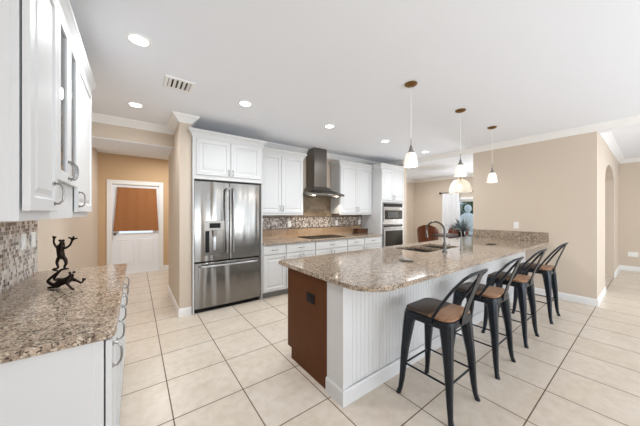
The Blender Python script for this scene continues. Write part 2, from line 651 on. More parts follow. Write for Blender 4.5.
# ------------------------------------------------------------------ hall door (door_1)
d1 = struct(thing('door_1', 'white hall door with a half window and two lower panels', 'door', (0.01, DY, 0)))
del d1['category']
m_ = MB()
m_.box(-0.52, -0.43, DY - 0.02, DY, 0, 2.145).box(0.45, 0.54, DY - 0.02, DY, 0, 2.145).box(-0.43, 0.45, DY - 0.02, DY, 2.055, 2.145)
m_.build('casing', M['trim'], d1, 0.004)
m_ = MB()
y0, y1 = DY + 0.02, DY + 0.06
m_.box(-0.43, 0.45, y0, y1, 0.01, 0.93).box(-0.43, -0.31, y0, y1, 0.93, 2.05).box(0.33, 0.45, y0, y1, 0.93, 2.05).box(-0.31, 0.33, y0, y1, 1.93, 2.05)
for xa in (-0.33, 0.04):
    m_.panel((xa, y0, 0.2), (1, 0, 0), (0, 0, 1), (0, -1, 0), 0.31, 0.6, [(0, 0), (0.012, 0.010), (0.03, 0.004), (0.06, 0.010)], back=False)
m_.build('door_slab', M['door'], d1, 0.002)
MB().box(-0.31, 0.33, DY + 0.035, DY + 0.045, 0.93, 1.93).build('glass_pane', M['glass'], d1)
m_ = MB()
m_.lathe([(0.028, 0), (0.028, -0.012), (0.012, -0.018), (0.012, -0.04), (0.026, -0.05), (0.03, -0.062), (0.02, -0.075), (0.002, -0.078)], (-0.375, DY + 0.02, 0.93), 16, 'Y')
m_.build('door_knob', M['gun'], d1, smooth=True)
m_ = MB().box(-0.45, 0.47, DY - 0.01, DY + 0.15, 0, 0.012)
m_.build('threshold', M['trim'], d1)
# curtain over the door window
m_ = MB()
rows = []
for i in range(9):
    t = i / 8
    z = 1.985 - t * 0.995
    xl = -0.335 - 0.075 * t ** 1.2
    xr = 0.395 + 0.045 * t
    row = []
    for k in range(33):
        u = k / 32
        row.append((xl + (xr - xl) * u, DY - 0.022 - 0.008 * math.sin(u * 26) * (0.5 + 0.5 * t) - 0.01 * t, z - 0.012 * t * (u)))
    rows.append(row)
front = rows
back = [[(x, y + 0.006, z) for x, y, z in r] for r in rows]
m_.loft(front, caps=False, close=False)
m_.loft(back, caps=False, close=False)
cur = tag(m_.build('door_curtain', M['curtain_brown'], smooth=True), 'brown cloth curtain covering the window of the white hall door', 'curtain')
m_ = MB().tube([(-0.35, DY - 0.012, 1.975), (0.41, DY - 0.012, 1.975)], 0.008)
m_.build('curtain_rod', M['gun'], cur)


# ------------------------------------------------------------------ cabinet helpers
X1, Y1, Z1 = V(1, 0, 0), V(0, 1, 0), V(0, 0, 1)
RAISED = [(0, 0), (0, 0.017), (0.003, 0.02), (0.052, 0.02), (0.060, 0.011), (0.072, 0.011), (0.095, 0.018)]
DRAWER = [(0, 0), (0, 0.015), (0.004, 0.02)]


def raised_door(parent, o, u, n, w, h, name='door'):
    return MB().panel(o, u, Z1, n, w, h, RAISED).build(name, M['cab'], parent)


def glass_door(parent, o, u, n, w, h):
    o, u, n = Vector(o), Vector(u), Vector(n)
    st = 0.055
    m = MB()
    for (a0, a1, b0, b1) in ((0, st, 0, h), (w - st, w, 0, h), (st, w - st, 0, st), (st, w - st, h - st, h)):
        r = [o + u * a + Z1 * b_ for a, b_ in ((a0, b0), (a1, b0), (a1, b1), (a0, b1))]
        m.loft([r, [p + n * 0.02 for p in r]])
    d = m.build('door', M['cab'], parent, 0.002)
    r = [o + u * a + Z1 * b_ + n * 0.007 for a, b_ in ((st - .004, st - .004), (w - st + .004, st - .004), (w - st + .004, h - st + .004), (st - .004, h - st + .004))]
    MB().loft([r, [p + n * 0.004 for p in r]]).build('glass_pane', M['cab_glass'], d)
    return d


def pull(parent, c, axis, n, L=0.1, arch_h=0.03, r=0.0045):
    c, axis, n = Vector(c), Vector(axis), Vector(n)
    pts = [c - axis * L / 2, c - axis * L / 2 + n * arch_h * 0.55, c - axis * L * 0.36 + n * arch_h * 0.92, c - axis * L * 0.15 + n * arch_h * 1.05,
           c + axis * L * 0.15 + n * arch_h * 1.05, c + axis * L * 0.36 + n * arch_h * 0.92, c + axis * L / 2 + n * arch_h * 0.55, c + axis * L / 2]
    m = MB().tube(pts, r, 8)
    for sgn in (-1, 1):
        e = c + axis * (sgn * L / 2)
        m.tube([e, e + n * 0.004], 0.009, 10)
    return m.build('handle', M['nickel'], parent, smooth=True)


def cab_crown(parent, path, side, z0, z1, out=0.062):
    h = z1 - z0
    prof = [(0, z0), (0.008, z0), (0.012, z0 + 0.15 * h), (out * 0.45, z0 + 0.5 * h), (out * 0.85, z0 + 0.75 * h), (out, z0 + 0.82 * h), (out, z1), (0, z1)]
    return MB().sweep(prof, path, side).build('crown_moulding', M['cab'], parent)


# ------------------------------------------------------------------ back wall: refrigerator surround
FY = 3.74
NF = V(0, -1, 0)
c = thing('fridge_cabinet', 'white two-door cabinet above the stainless refrigerator with side panel', 'cabinet', (1.12, 4.04, 0))
MB().box(0.622, 1.625, FY, BK - 0.002, 1.872, 2.46).build('body', M['cab'], c, 0.002)
MB().box(0.622, 0.637, FY, BK - 0.002, 0, 1.872).build('side_panel', M['cab'], c)
MB().box(1.616, 1.628, FY, BK - 0.002, 0, 1.872).build('side_panel', M['cab'], c)
for i, xa in enumerate((0.665, 1.128)):
    d = raised_door(c, (xa, FY, 1.93), X1, NF, 0.455, 0.50)
    pull(d, (xa + (0.43 if i == 0 else 0.025), FY - 0.02, 1.985), Z1, NF, 0.075, 0.025)
cab_crown(c, [(0.622, FY + 0.03), (0.622, FY), (1.625, FY), (1.625, 3.95)], -1, 2.44, 2.545)

# refrigerator
fr = thing('refrigerator', 'stainless steel french-door refrigerator with ice dispenser and bottom freezer', 'refrigerator', (1.115, 4.0, 0))
fx0, fx1, fy = 0.642, 1.612, 3.77
MB().box(fx0 + 0.004, fx1 - 0.004, fy + 0.07, BK - 0.03, 0.03, 1.85).build('body', M['black'], fr)
mid = 1.118


def rdoor(x0, x1, z0, z1):
    n = 10
    rg = []
    for k in range(n + 1):
        u = k / n
        bow = -0.012 * (1 - (2 * u - 1) ** 2)
        rg.append((x0 + (x1 - x0) * u, fy + bow))
    poly = rg + [(x1, fy + 0.062), (x0, fy + 0.062)]
    return MB().prism(poly, z0, z1)


dl = rdoor(fx0, mid - 0.003, 0.715, 1.85).build('door', M['fridge'], fr, 0.006, True)
dr = rdoor(mid + 0.003, fx1, 0.715, 1.85).build('door', M['fridge'], fr, 0.006, True)
dz = rdoor(fx0, fx1, 0.06, 0.695).build('freezer_drawer', M['fridge'], fr, 0.006, True)
MB().box(fx0 + 0.02, fx1 - 0.02, fy + 0.03, fy + 0.07, 0.0, 0.055).build('kick_plate', M['black'], fr)
for d, x in ((dl, mid - 0.045), (dr, mid + 0.045)):
    m_ = MB().tube([(x, fy - 0.01, 0.80), (x, fy - 0.055, 0.83), (x, fy - 0.066, 1.0), (x, fy - 0.07, 1.28), (x, fy - 0.066, 1.56), (x, fy - 0.055, 1.73), (x, fy - 0.01, 1.76)], 0.014, 12)
    m_.build('handle', M['steel'], d, smooth=True)
m_ = MB()
pts = [(fx0 + 0.07, fy - 0.005, 0.655)] + [(fx0 + 0.09 + (fx1 - fx0 - 0.18) * k / 8, fy - 0.055 - 0.012 * (1 - (k / 4 - 1) ** 2), 0.652) for k in range(9)] + [(fx1 - 0.07, fy - 0.005, 0.655)]
m_.tube(pts, 0.014, 12).build('handle', M['steel'], dz, smooth=True)
# dispenser
m_ = MB()
dx0, dx1 = 0.765, 1.045
m_.box(dx0, dx1, fy - 0.024, fy - 0.006, 0.80, 0.835).box(dx0, dx0 + 0.016, fy - 0.024, fy - 0.006, 0.835, 1.15).box(dx1 - 0.016, dx1, fy - 0.024, fy - 0.006, 0.835, 1.15).box(dx0, dx1, fy - 0.024, fy - 0.006, 1.15, 1.285)
m_.box(dx0 + 0.016, dx1 - 0.016, fy - 0.0145, fy - 0.0115, 0.835, 1.15)
disp = m_.build('dispenser', M['hood'], dl, 0.003)
MB().box(dx0 + 0.07, dx1 - 0.06, fy - 0.029, fy - 0.024, 1.185, 1.255).build('control_panel', M['black'], disp, 0.002)
MB().box(dx0 + 0.018, dx0 + 0.07, fy - 0.018, fy - 0.0148, 0.84, 1.145).build('recess', M['black'], disp)
MB().tube([(0.90, fy - 0.035, 1.155), (0.90, fy - 0.035, 1.07)], [0.03, 0.022], 12).build('nozzle', M['steel'], disp, smooth=True)
MB().box(0.885, 0.925, fy - 0.030, fy - 0.0155, 0.87, 1.06).build('paddle', M['steel'], disp, 0.004)

# ------------------------------------------------------------------ wall cabinets
UY = 4.02


def upper(x0, x1, label, left_side, right_side):
    c = thing('wall_cabinet', label, 'cabinet', ((x0 + x1) / 2, (UY + BK) / 2, 1.36), 'white wall cabinets beside the range hood')
    MB().box(x0, x1, UY, BK - 0.012, 1.385, 2.44).box(x0, x1, UY - 0.004, UY + 0.012, 1.36, 1.385).build('body', M['cab'], c, 0.002)
    w = (x1 - x0 - 0.03) / 2
    for i in range(2):
        xa = x0 + 0.012 + i * (w + 0.006)
        d = raised_door(c, (xa, UY, 1.40), X1, NF, w, 1.03)
        pull(d, (xa + (w - 0.03 if i == 0 else 0.03), UY - 0.02, 1.485), Z1, NF, 0.085, 0.025)
    path = ([(x0, BK - 0.03)] if left_side else []) + [(x0, UY), (x1, UY)] + ([(x1, BK - 0.03)] if right_side else [])
    cab_crown(c, path, -1, 2.42, 2.525)
    return c


upper(1.632, 2.582, 'white two-door wall cabinet between the refrigerator cabinet and the range hood', False, True)
upper(3.52, 4.525, 'white two-door wall cabinet between the range hood and the tall oven cabinet', True, False)

# ------------------------------------------------------------------ tall oven cabinet
ox0, ox1 = 4.53, 5.402
c = thing('oven_cabinet', 'tall white cabinet holding the built-in microwave and wall oven', 'cabinet', ((ox0 + ox1) / 2, 4.04, 0))
m_ = MB()
m_.box(ox0, ox0 + 0.045, FY, BK - 0.002, 0, 2.46).box(ox1 - 0.045, ox1, FY, BK - 0.002, 0, 2.46)
m_.box(ox0 + 0.045, ox1 - 0.045, FY, BK - 0.002, 1.655, 2.46).box(ox0 + 0.045, ox1 - 0.045, FY + 0.005, BK - 0.002, 0.1, 0.47)
m_.box(ox0 + 0.045, ox1 - 0.045, BK - 0.03, BK - 0.002, 0.47, 1.655)
m_.build('body', M['cab'], c, 0.002)
w = (ox1 - ox0 - 0.03) / 2
for i in range(2):
    xa = ox0 + 0.012 + i * (w + 0.006)
    d = raised_door(c, (xa, FY, 1.70), X1, NF, w, 0.72)
    pull(d, (xa + (w - 0.03 if i == 0 else 0.03), FY - 0.02, 1.77), Z1, NF, 0.08, 0.025)
d = MB().panel((ox0 + 0.012, FY + 0.005, 0.13), X1, Z1, NF, ox1 - ox0 - 0.024, 0.32, RAISED).build('drawer_front', M['cab'], c)
pull(d, ((ox0 + ox1) / 2, FY - 0.015, 0.40), X1, NF, 0.11, 0.028)
cab_crown(c, [(ox0, UY - 0.07), (ox0, FY), (ox1, FY)], -1, 2.44, 2.545)

ax0, ax1 = ox0 + 0.05, ox1 - 0.05
mw = thing('microwave_oven', 'stainless built-in microwave above the wall oven in tall cabinet', 'microwave', ((ax0 + ax1) / 2, 4.0, 1.145))
MB().box(ax0, ax1, FY - 0.012, BK - 0.1, 1.135, 1.645).build('frame', M['steel'], mw, 0.003)
MB().box(ax0 + 0.035, ax1 - 0.035, FY - 0.022, FY - 0.012, 1.545, 1.625).build('vent_grille', M['black'], mw, 0.002)
d = MB().box(ax0 + 0.025, ax1 - 0.025, FY - 0.035, FY - 0.012, 1.20, 1.535).build('door', M['steel'], mw, 0.003)
MB().box(ax0 + 0.045, ax1 - 0.06, FY - 0.038, FY - 0.035, 1.25, 1.465).build('window', M['black_glass'], d)
MB().box(ax0 + 0.16, ax1 - 0.22, FY - 0.040, FY - 0.038, 1.29, 1.43).build('screen', Mat('grey_glass', '4A4C50', 0.12).m, d)
MB().tube([(ax0 + 0.03, FY - 0.035, 1.50), (ax0 + 0.04, FY - 0.07, 1.50), (ax1 - 0.04, FY - 0.07, 1.50), (ax1 - 0.03, FY - 0.035, 1.50)], 0.012, 10).build('handle', M['steel'], d, smooth=True)
MB().lathe([(0.022, 0), (0.022, -0.003), (0.001, -0.003)], ((ax0 + ax1) / 2, FY - 0.035, 1.225), 16, 'Y').build('badge', M['plate'], d)

ov = thing('wall_oven', 'stainless built-in wall oven with dark glass below the microwave', 'oven', ((ax0 + ax1) / 2, 4.0, 0.48))
MB().box(ax0, ax1, FY - 0.012, BK - 0.1, 0.475, 1.125).build('frame', M['steel'], ov, 0.003)
MB().box(ax0 + 0.02, ax1 - 0.02, FY - 0.016, FY - 0.012, 1.065, 1.115).build('control_panel', M['black_glass'], ov)
d = MB().box(ax0 + 0.02, ax1 - 0.02, FY - 0.04, FY - 0.012, 0.55, 1.055).build('door', M['steel'], ov, 0.003)
MB().box(ax0 + 0.06, ax1 - 0.05, FY - 0.043, FY - 0.04, 0.62, 0.985).build('window', M['black_glass'], d)
MB().tube([(ax0 + 0.03, FY - 0.04, 1.02), (ax0 + 0.04, FY - 0.078, 1.02), (ax1 - 0.04, FY - 0.078, 1.02), (ax1 - 0.03, FY - 0.04, 1.02)], 0.013, 10).build('handle', M['steel'], d, smooth=True)

# ------------------------------------------------------------------ base cabinets along the back wall
units = [(1.632, 2.05, 1, 'white base cabinet next to the refrigerator'),
         (2.05, 2.665, 2, 'white base cabinet second from the refrigerator'),
         (2.665, 3.47, 2, 'wide white base cabinet under the cooktop'),
         (3.47, 3.97, 1, 'white base cabinet just right of the cooktop'),
         (3.97, 4.525, 1, 'white base cabinet next to the tall oven cabinet')]
for (x0, x1, nd, lab) in units:
    c = thing('base_cabinet', lab, 'cabinet', ((x0 + x1) / 2, 4.04, 0), 'white base cabinets along the back wall')
    MB().box(x0, x1 - 0.001, FY, BK - 0.002, 0.105, 0.878).build('body', M['cab'], c)
    MB().box(x0, x1 - 0.001, FY + 0.07, FY + 0.09, 0, 0.105).build('toe_kick', M['dark_gap'], c)
    dw = MB().panel((x0 + 0.01, FY, 0.72), X1, Z1, NF, x1 - x0 - 0.02, 0.145, DRAWER).build('drawer', M['cab'], c)
    pull(dw, ((x0 + x1) / 2, FY - 0.02, 0.792), X1, NF, 0.1, 0.025)
    w = (x1 - x0 - 0.02 - 0.005 * (nd - 1)) / nd
    for i in range(nd):
        xa = x0 + 0.01 + i * (w + 0.005)
        d = raised_door(c, (xa, FY, 0.12), X1, NF, w, 0.585)
        hx = xa + w - 0.035 if (nd == 2 and i == 0) or (nd == 1 and x0 < 3.9) else xa + 0.035
        pull(d, (hx, FY - 0.02, 0.625), Z1, NF, 0.09, 0.025)

# counter, wall tile, cooktop
ct = tag(MB().box(1.632, 4.527, FY - 0.04, BK - 0.001, 0.879, 0.914).build('back_countertop', M['granite'], None, 0.006), 'long granite countertop against the back wall holding the cooktop', 'countertop')
bs = thing('tile_backsplash', 'tan tile backsplash with mosaic band along the back wall', 'backsplash', (3.08, BK, 0.914))
MB().box(1.632, 4.525, BK - 0.010, BK - 0.001, 0.9145, 1.083).build('lower_tiles', M['beige_tile'], bs)
MB().box(1.632, 4.525, BK - 0.012, BK - 0.001, 1.095, 1.31).build('mosaic_band', M['band'], bs)
MB().box(1.632, 4.525, BK - 0.014, BK - 0.001, 1.083, 1.095).build('border_strip', M['table_wood'], bs)
MB().box(1.632, 4.525, BK - 0.014, BK - 0.001, 1.31, 1.321).build('border_strip', M['table_wood'], bs)
MB().box(1.632, 2.583, BK - 0.010, BK - 0.001, 1.321, 1.384).box(2.583, 3.519, BK - 0.010, BK - 0.001, 1.321, 1.80).box(3.519, 4.525, BK - 0.010, BK - 0.001, 1.321, 1.384).build('upper_tiles', M['stone'], bs)
ck = thing('cooktop', 'black glass cooktop set into the back countertop below the hood', 'cooktop', (3.06, 4.03, 0.914))
MB().box(2.62, 3.48, 3.79, 4.28, 0.9145, 0.922).build('glass_top', M['black'], ck, 0.002)
for k, (x, y, r) in enumerate(((2.82, 3.92, 0.09), (2.82, 4.15, 0.075), (3.27, 3.92, 0.075), (3.27, 4.15, 0.1))):
    MB().lathe([(r, 0.0), (r, 0.0006), (r - 0.006, 0.0006), (r - 0.006, 0.0)], (x, y, 0.922), 28, caps=False).build('burner_ring', M['nickel'], ck)
bx = thing('wooden_box', 'dark brown wooden box on the back counter beside the oven cabinet', 'box', (4.37, 4.2, 0.9145))
MB().box(4.19, 4.52, 4.13, 4.27, 0.915, 1.005).build('box_body', M['box_wood'], bx, 0.004)
MB().box(4.185, 4.523, 4.125, 4.275, 1.006, 1.022).build('lid', M['box_wood'], bx, 0.004)

# range hood
hd = thing('range_hood', 'stainless chimney range hood above the cooktop', 'range hood', (3.03, 4.1, 1.74))
hx0, hx1, hy0 = 2.592, 3.508, 3.86
MB().box(2.87, 3.19, 4.05, BK - 0.002, 1.93, CZ - 0.002).build('chimney', M['hood'], hd, 0.004)
m_ = MB()
m_.loft([[(hx0, hy0, 1.745), (hx1, hy0, 1.745), (hx1, BK - 0.012, 1.745), (hx0, BK - 0.012, 1.745)],
         [(hx0, hy0, 1.785), (hx1, hy0, 1.785), (hx1, BK - 0.012, 1.785), (hx0, BK - 0.012, 1.785)],
         [(2.78, 3.98, 1.86), (3.28, 3.98, 1.86), (3.28, BK - 0.012, 1.86), (2.78, BK - 0.012, 1.86)],
         [(2.85, 4.03, 1.93), (3.21, 4.03, 1.93), (3.21, BK - 0.012, 1.93), (2.85, BK - 0.012, 1.93)]])
m_.build('canopy', M['hood'], hd, 0.004)
m_ = MB().box(hx0 + 0.04, hx1 - 0.04, hy0 + 0.1, BK - 0.05, 1.738, 1.745)
m_.build('filter', M['nickel'], hd)
for x in (2.76, 3.34):
    MB().lathe([(0.03, 0), (0.034, -0.008), (0.001, -0.01)], (x, hy0 + 0.05, 1.745), 16).build('lamp', M['spot'], hd)
    l = bpy.data.lights.new('hood_light', 'SPOT')
    l.energy = 7
    l.spot_size = 2.0
    l.shadow_soft_size = 0.03
    l.color = (1, 0.88, 0.7)
    o = bpy.data.objects.new('hood_light', l)
    o.location = (x, hy0 + 0.06, 1.72)
    COL.objects.link(o)
for k in range(4):
    MB().lathe([(0.008, 0), (0.008, -0.004), (0.001, -0.005)], (3.09 + 0.03 * k, hy0, 1.765), 10, 'Y').build('button', M['plate'], hd)


# ------------------------------------------------------------------ outlets
def outlet(name, label, c, u, n, w=0.075, h=0.118, mat='plate', group=None, gang=1, dark='nickel'):
    c, u, n = Vector(c), Vector(u), Vector(n)
    t = thing(name, label, 'outlet' if 'outlet' in name else 'switch', tuple(c), group)
    MB().panel(c - u * w / 2 - Z1 * h / 2, u, Z1, n, w, h, [(0, 0), (0, 0.004), (0.004, 0.007)]).build('cover_plate', M[mat], t)
    for k in range(gang):
        cc = c + u * ((k - (gang - 1) / 2) * 0.046)
        if 'outlet' in name:
            for dzv in (-0.02, 0.02):
                MB().panel(cc - u * 0.014 + Z1 * (dzv - 0.014) + n * 0.007, u, Z1, n, 0.028, 0.028, [(0, 0), (0.003, 0.003)]).build('socket', M[mat], t)
        else:
            MB().panel(cc - u * 0.016 - Z1 * 0.033 + n * 0.007, u, Z1, n, 0.032, 0.066, [(0, 0), (0.002, 0.004)]).build('rocker', M[mat], t)
    return t


outlet('wall_outlet', 'white outlet in the mosaic band left of the range hood', (2.46, BK - 0.012, 1.178), X1, NF)
outlet('wall_outlet', 'white outlet in the mosaic band just right of the range hood', (3.70, BK - 0.012, 1.178), X1, NF)
outlet('wall_outlet', 'white outlet in the mosaic band beside the oven cabinet', (4.44, BK - 0.012, 1.178), X1, NF)
outlet('wall_outlet', 'white outlet on the tan wall above the granite backsplash', (XR, 1.486, 1.176), Y1, V(-1, 0, 0))
outlet('wall_outlet', 'white outlet low on the far right wall of the next room', (9.65, 0.287, 0.40), Y1, V(-1, 0, 0), 0.16, 0.118, gang=2)
outlet('light_switch', 'white rocker switch on the mosaic backsplash, nearer of the two', (XL + 0.01, 2.72, 1.19), Y1, X1)
outlet('light_switch', 'white rocker switch on the mosaic backsplash near its far end', (XL + 0.01, 2.93, 1.19), Y1, X1)

# ------------------------------------------------------------------ left run
LX = -0.108          # base face
LY0, LY1 = 1.365, 3.02
lw = (LY1 - LY0) / 3
names = ['nearest white base cabinet of the left run, with end panel', 'middle white base cabinet of the left run', 'farthest white base cabinet of the left run']
for k in range(3):
    ya, yb = LY0 + k * lw, LY0 + (k + 1) * lw
    c = thing('base_cabinet', names[k], 'cabinet', ((XL + LX) / 2, (ya + yb) / 2, 0), 'white base cabinets of the left run')
    MB().box(XL + 0.002, LX, ya, yb - 0.001, 0.105, 0.878).build('body', M['cab'], c, 0.0015)
    MB().box(LX - 0.09, LX - 0.07, ya, yb - 0.001, 0, 0.105).build('toe_kick', M['dark_gap'], c)
    if k == 0:
        MB().panel((XL + 0.004, ya, 0.0), X1, Z1, NF, LX - XL - 0.032, 0.878, [(0, 0), (0, 0.004), (0.002, 0.006)]).build('end_panel', M['cab'], c)
    hw = (lw - 0.008) / 2
    for i in range(2):
        yy = ya + 0.002 + i * (hw + 0.004)
        d = raised_door(c, (LX + 0.006, yy, 0.12), Y1, X1, hw, 0.745)
        pull(d, (LX + 0.026, yy + 0.034, 0.785), Z1, X1, 0.095, 0.03)
# left counter with rounded near corner
pts = []
r = 0.04
cx1, cy0, cy1 = -0.068, 1.335, 3.04
for k in range(7):
    a = -PI / 2 + PI / 2 * k / 6
    pts.append((cx1 - r + r * math.cos(a), cy0 + r + r * math.sin(a)))
pts += [(cx1, cy1), (XL + 0.001, cy1), (XL + 0.001, cy0)]
tag(MB().prism(pts, 0.879, 0.914).build('left_countertop', M['granite'], None, 0.008, seg=3), 'granite countertop at the left carrying the bronze frog figurine', 'countertop')
tag(MB().box(XL + 0.001, XL + 0.010, 1.30, 3.045, 0.9145, 1.369).build('mosaic_backsplash', M['mosaic']), 'small-square mosaic backsplash on the left wall below the cabinets', 'backsplash')

# left wall cabinets
UX = -0.338
LU = [(1.36, 1.765), (1.768, 2.295), (2.298, 2.94)]
UN = ['white wall cabinet at the left with solid door, nearest to the viewer', 'white wall cabinet at the left with two narrow glass doors', 'white wall cabinet at the left with solid door, nearest the hallway']
for k, (ya, yb) in enumerate(LU):
    c = thing('wall_cabinet', UN[k], 'cabinet', (-0.5, (ya + yb) / 2, 1.38), 'white wall cabinets of the left run')
    w = yb - ya
    if k == 1:
        m_ = MB().box(XL + 0.002, XL + 0.02, ya, yb, 1.37, 2.46).box(XL + 0.02, UX, ya, ya + 0.018, 1.37, 2.46).box(XL + 0.02, UX, yb - 0.018, yb, 1.37, 2.46)
        m_.box(XL + 0.02, UX, ya + 0.018, yb - 0.018, 1.37, 1.60).box(XL + 0.02, UX, ya + 0.018, yb - 0.018, 2.40, 2.46)
        m_.build('body', M['cab'], c)
        MB().box(XL + 0.02, UX - 0.02, ya + 0.018, yb - 0.018, 1.95, 1.965).build('shelf', M['cab'], c)
        MB().box(XL + 0.02, UX - 0.02, ya + 0.018, yb - 0.018, 2.18, 2.195).build('shelf', M['cab'], c)
        hw = (w - 0.006) / 2
        for i in range(2):
            d = glass_door(c, (UX + 0.007, ya + 0.001 + i * (hw + 0.003), 1.57), Y1, X1, hw, 0.868)
            pull(d, (UX + 0.027, ya + (hw - 0.03 if i == 0 else hw + 0.035), 1.645), Z1, X1, 0.095, 0.03)
    else:
        MB().box(XL + 0.002, UX, ya, yb, 1.37, 2.46).build('body', M['cab'], c, 0.0015)
        if k == 0:
            MB().panel((XL + 0.01, ya, 1.385), X1, Z1, NF, UX - XL - 0.03, 1.07, [(0, 0), (0, 0.004), (0.05, 0.004), (0.058, 0.001), (0.075, 0.001), (0.095, 0.004)]).build('end_panel', M['cab'], c)
        d = raised_door(c, (UX + 0.007, ya + 0.002, 1.408), Y1, X1, w - 0.006, 1.03)
        pull(d, (UX + 0.027, (yb - 0.07) if k == 0 else ya + 0.02, 1.492), Z1, X1, 0.095, 0.03)
    p = [(UX, ya), (UX, yb)]
    if k == 0:
        p = [(XL + 0.003, ya)] + p
    if k == 2:
        p = p + [(XL + 0.003, yb)]
    cab_crown(c, p, -1, 2.42, 2.545, 0.05)

# ------------------------------------------------------------------ peninsula
pn = thing('peninsula_cabinet', 'white beadboard peninsula with brown wood end panel', 'kitchen peninsula', (3.3, 1.7, 0))
PY = 1.345
# beadboard front
prof = []
m_ = MB()
x = 1.265
MB_top = 0.878
pts = []
while x < 5.52:
    pts += [(x, PY), (x + 0.034, PY), (x + 0.037, PY + 0.0042), (x + 0.0405, PY + 0.0042)]
    x += 0.044
poly = pts + [(5.535, PY), (5.535, PY + 0.06), (1.265, PY + 0.06)]
bm_ = m_.vs([(a, b_, 0.0) for a, b_ in poly])
es = [m_.bm.edges.new((bm_[i], bm_[(i + 1) % len(bm_)])) for i in range(len(bm_))]
g = bmesh.ops.triangle_fill(m_.bm, edges=es)
e = bmesh.ops.extrude_face_region(m_.bm, geom=[f for f in g['geom'] if isinstance(f, bmesh.types.BMFace)], use_keep_orig=True)
bmesh.ops.translate(m_.bm, verts=[q for q in e['geom'] if isinstance(q, bmesh.types.BMVert)], vec=(0, 0, 0.878))
m_.build('beadboard_panel', M['cab'], pn)
MB().box(1.205, 1.265, PY - 0.006, 1.53, 0, 0.878).build('corner_post', M['cab'], pn, 0.003)
MB().sweep([(0, 0), (0.014, 0), (0.014, 0.10), (0.008, 0.115), (0, 0.115)], [(5.535, PY - 0.006), (1.205, PY - 0.006), (1.205, 1.53)], 1).build('baseboard', M['cab'], pn)
m_ = MB().loft([[(1.206, a, b_) for a, b_ in ((1.531, 0.0), (2.085, 0.0), (2.085, 0.10), (2.155, 0.10), (2.155, 0.878), (1.531, 0.878))],
                [(1.226, a, b_) for a, b_ in ((1.531, 0.0), (2.085, 0.0), (2.085, 0.10), (2.155, 0.10), (2.155, 0.878), (1.531, 0.878))]])
m_.build('end_panel', M['brown_panel'], pn, 0.001)
MB().box(1.227, 2.82, 1.406, 2.155, 0.10, 0.878).box(2.82, 3.80, 1.406, 2.155, 0.10, 0.69).box(3.80, 5.54, 1.406, 2.155, 0.10, 0.878).build('cabinet_body', M['brown_panel'], pn)
MB().box(1.227, 5.54, 2.06, 2.08, 0.0, 0.10).build('toe_kick', M['table_wood'], pn)
nu = 8
uw = (5.5 - 1.25) / nu
for k in range(nu):
    d = raised_door(pn, (1.25 + (k + 1) * uw - 0.005, 2.155, 0.12), V(-1, 0, 0), Y1, uw - 0.01, 0.74)
outlet('island_outlet', 'black outlet on the brown end panel of the peninsula', (1.206, 1.755, 0.668), Y1, V(-1, 0, 0), 0.118, 0.085, 'black', gang=1)

# countertop with rounded corner and two sink cut-outs
r = 0.24
px0, py0, py1, px1 = 1.163, 1.04, 2.20, XR - 0.001
outl = []
for k in range(13):
    a = PI + PI / 2 * k / 12
    outl.append((px0 + r + r * math.cos(a), py0 + r + r * math.sin(a)))
outl += [(px1, py0), (px1, 2.20), (px1, 2.30), (px0 + 0.03, 2.30), (px0, 2.27)]


def rrect(x0, x1, y0, y1, r=0.04):
    o = []
    for cx, cy, a0 in ((x1 - r, y0 + r, -PI / 2), (x1 - r, y1 - r, 0), (x0 + r, y1 - r, PI / 2), (x0 + r, y0 + r, PI)):
        for k in range(4):
            a = a0 + PI / 2 * k / 3
            o.append((cx + r * math.cos(a), cy + r * math.sin(a)))
    return o


holes = [rrect(2.86, 3.29, 1.66, 2.13), rrect(3.32, 3.76, 1.66, 2.13)]
tag(MB().slab(outl, holes, 0.879, 0.914).build('peninsula_countertop', M['granite'], None, 0.009, seg=3), 'long granite peninsula countertop with rounded corner and sink', 'countertop')
tag(MB().box(XR - 0.02, XR - 0.0005, 1.04, 2.20, 0.9145, 1.072).build('granite_backsplash', M['granite'], None, 0.003), 'low granite backsplash strip against the right tan wall', 'backsplash')
sk = thing('kitchen_sink', 'double-bowl undermount sink set in the peninsula countertop', 'sink', (3.31, 1.9, 0.70))
for (x0, x1) in ((2.86, 3.29), (3.32, 3.76)):
    top = rrect(x0 - 0.003, x1 + 0.003, 1.657, 2.133, 0.043)
    bot = rrect(x0 + 0.02, x1 - 0.02, 1.68, 2.11, 0.05)
    m_ = MB().loft([[(a, b_, 0.877) for a, b_ in top], [(a, b_, 0.72) for a, b_ in bot]], caps=False)
    m_.bm.faces.new(m_.vs([(a, b_, 0.72) for a, b_ in bot]))
    bw_ = m_.build('bowl', M['sink'], sk)
    MB().lathe([(0.045, 0), (0.045, 0.003), (0.03, 0.001), (0.001, 0.001)], ((x0 + x1) / 2, 1.9, 0.72), 20).build('drain', M['nickel'], bw_)

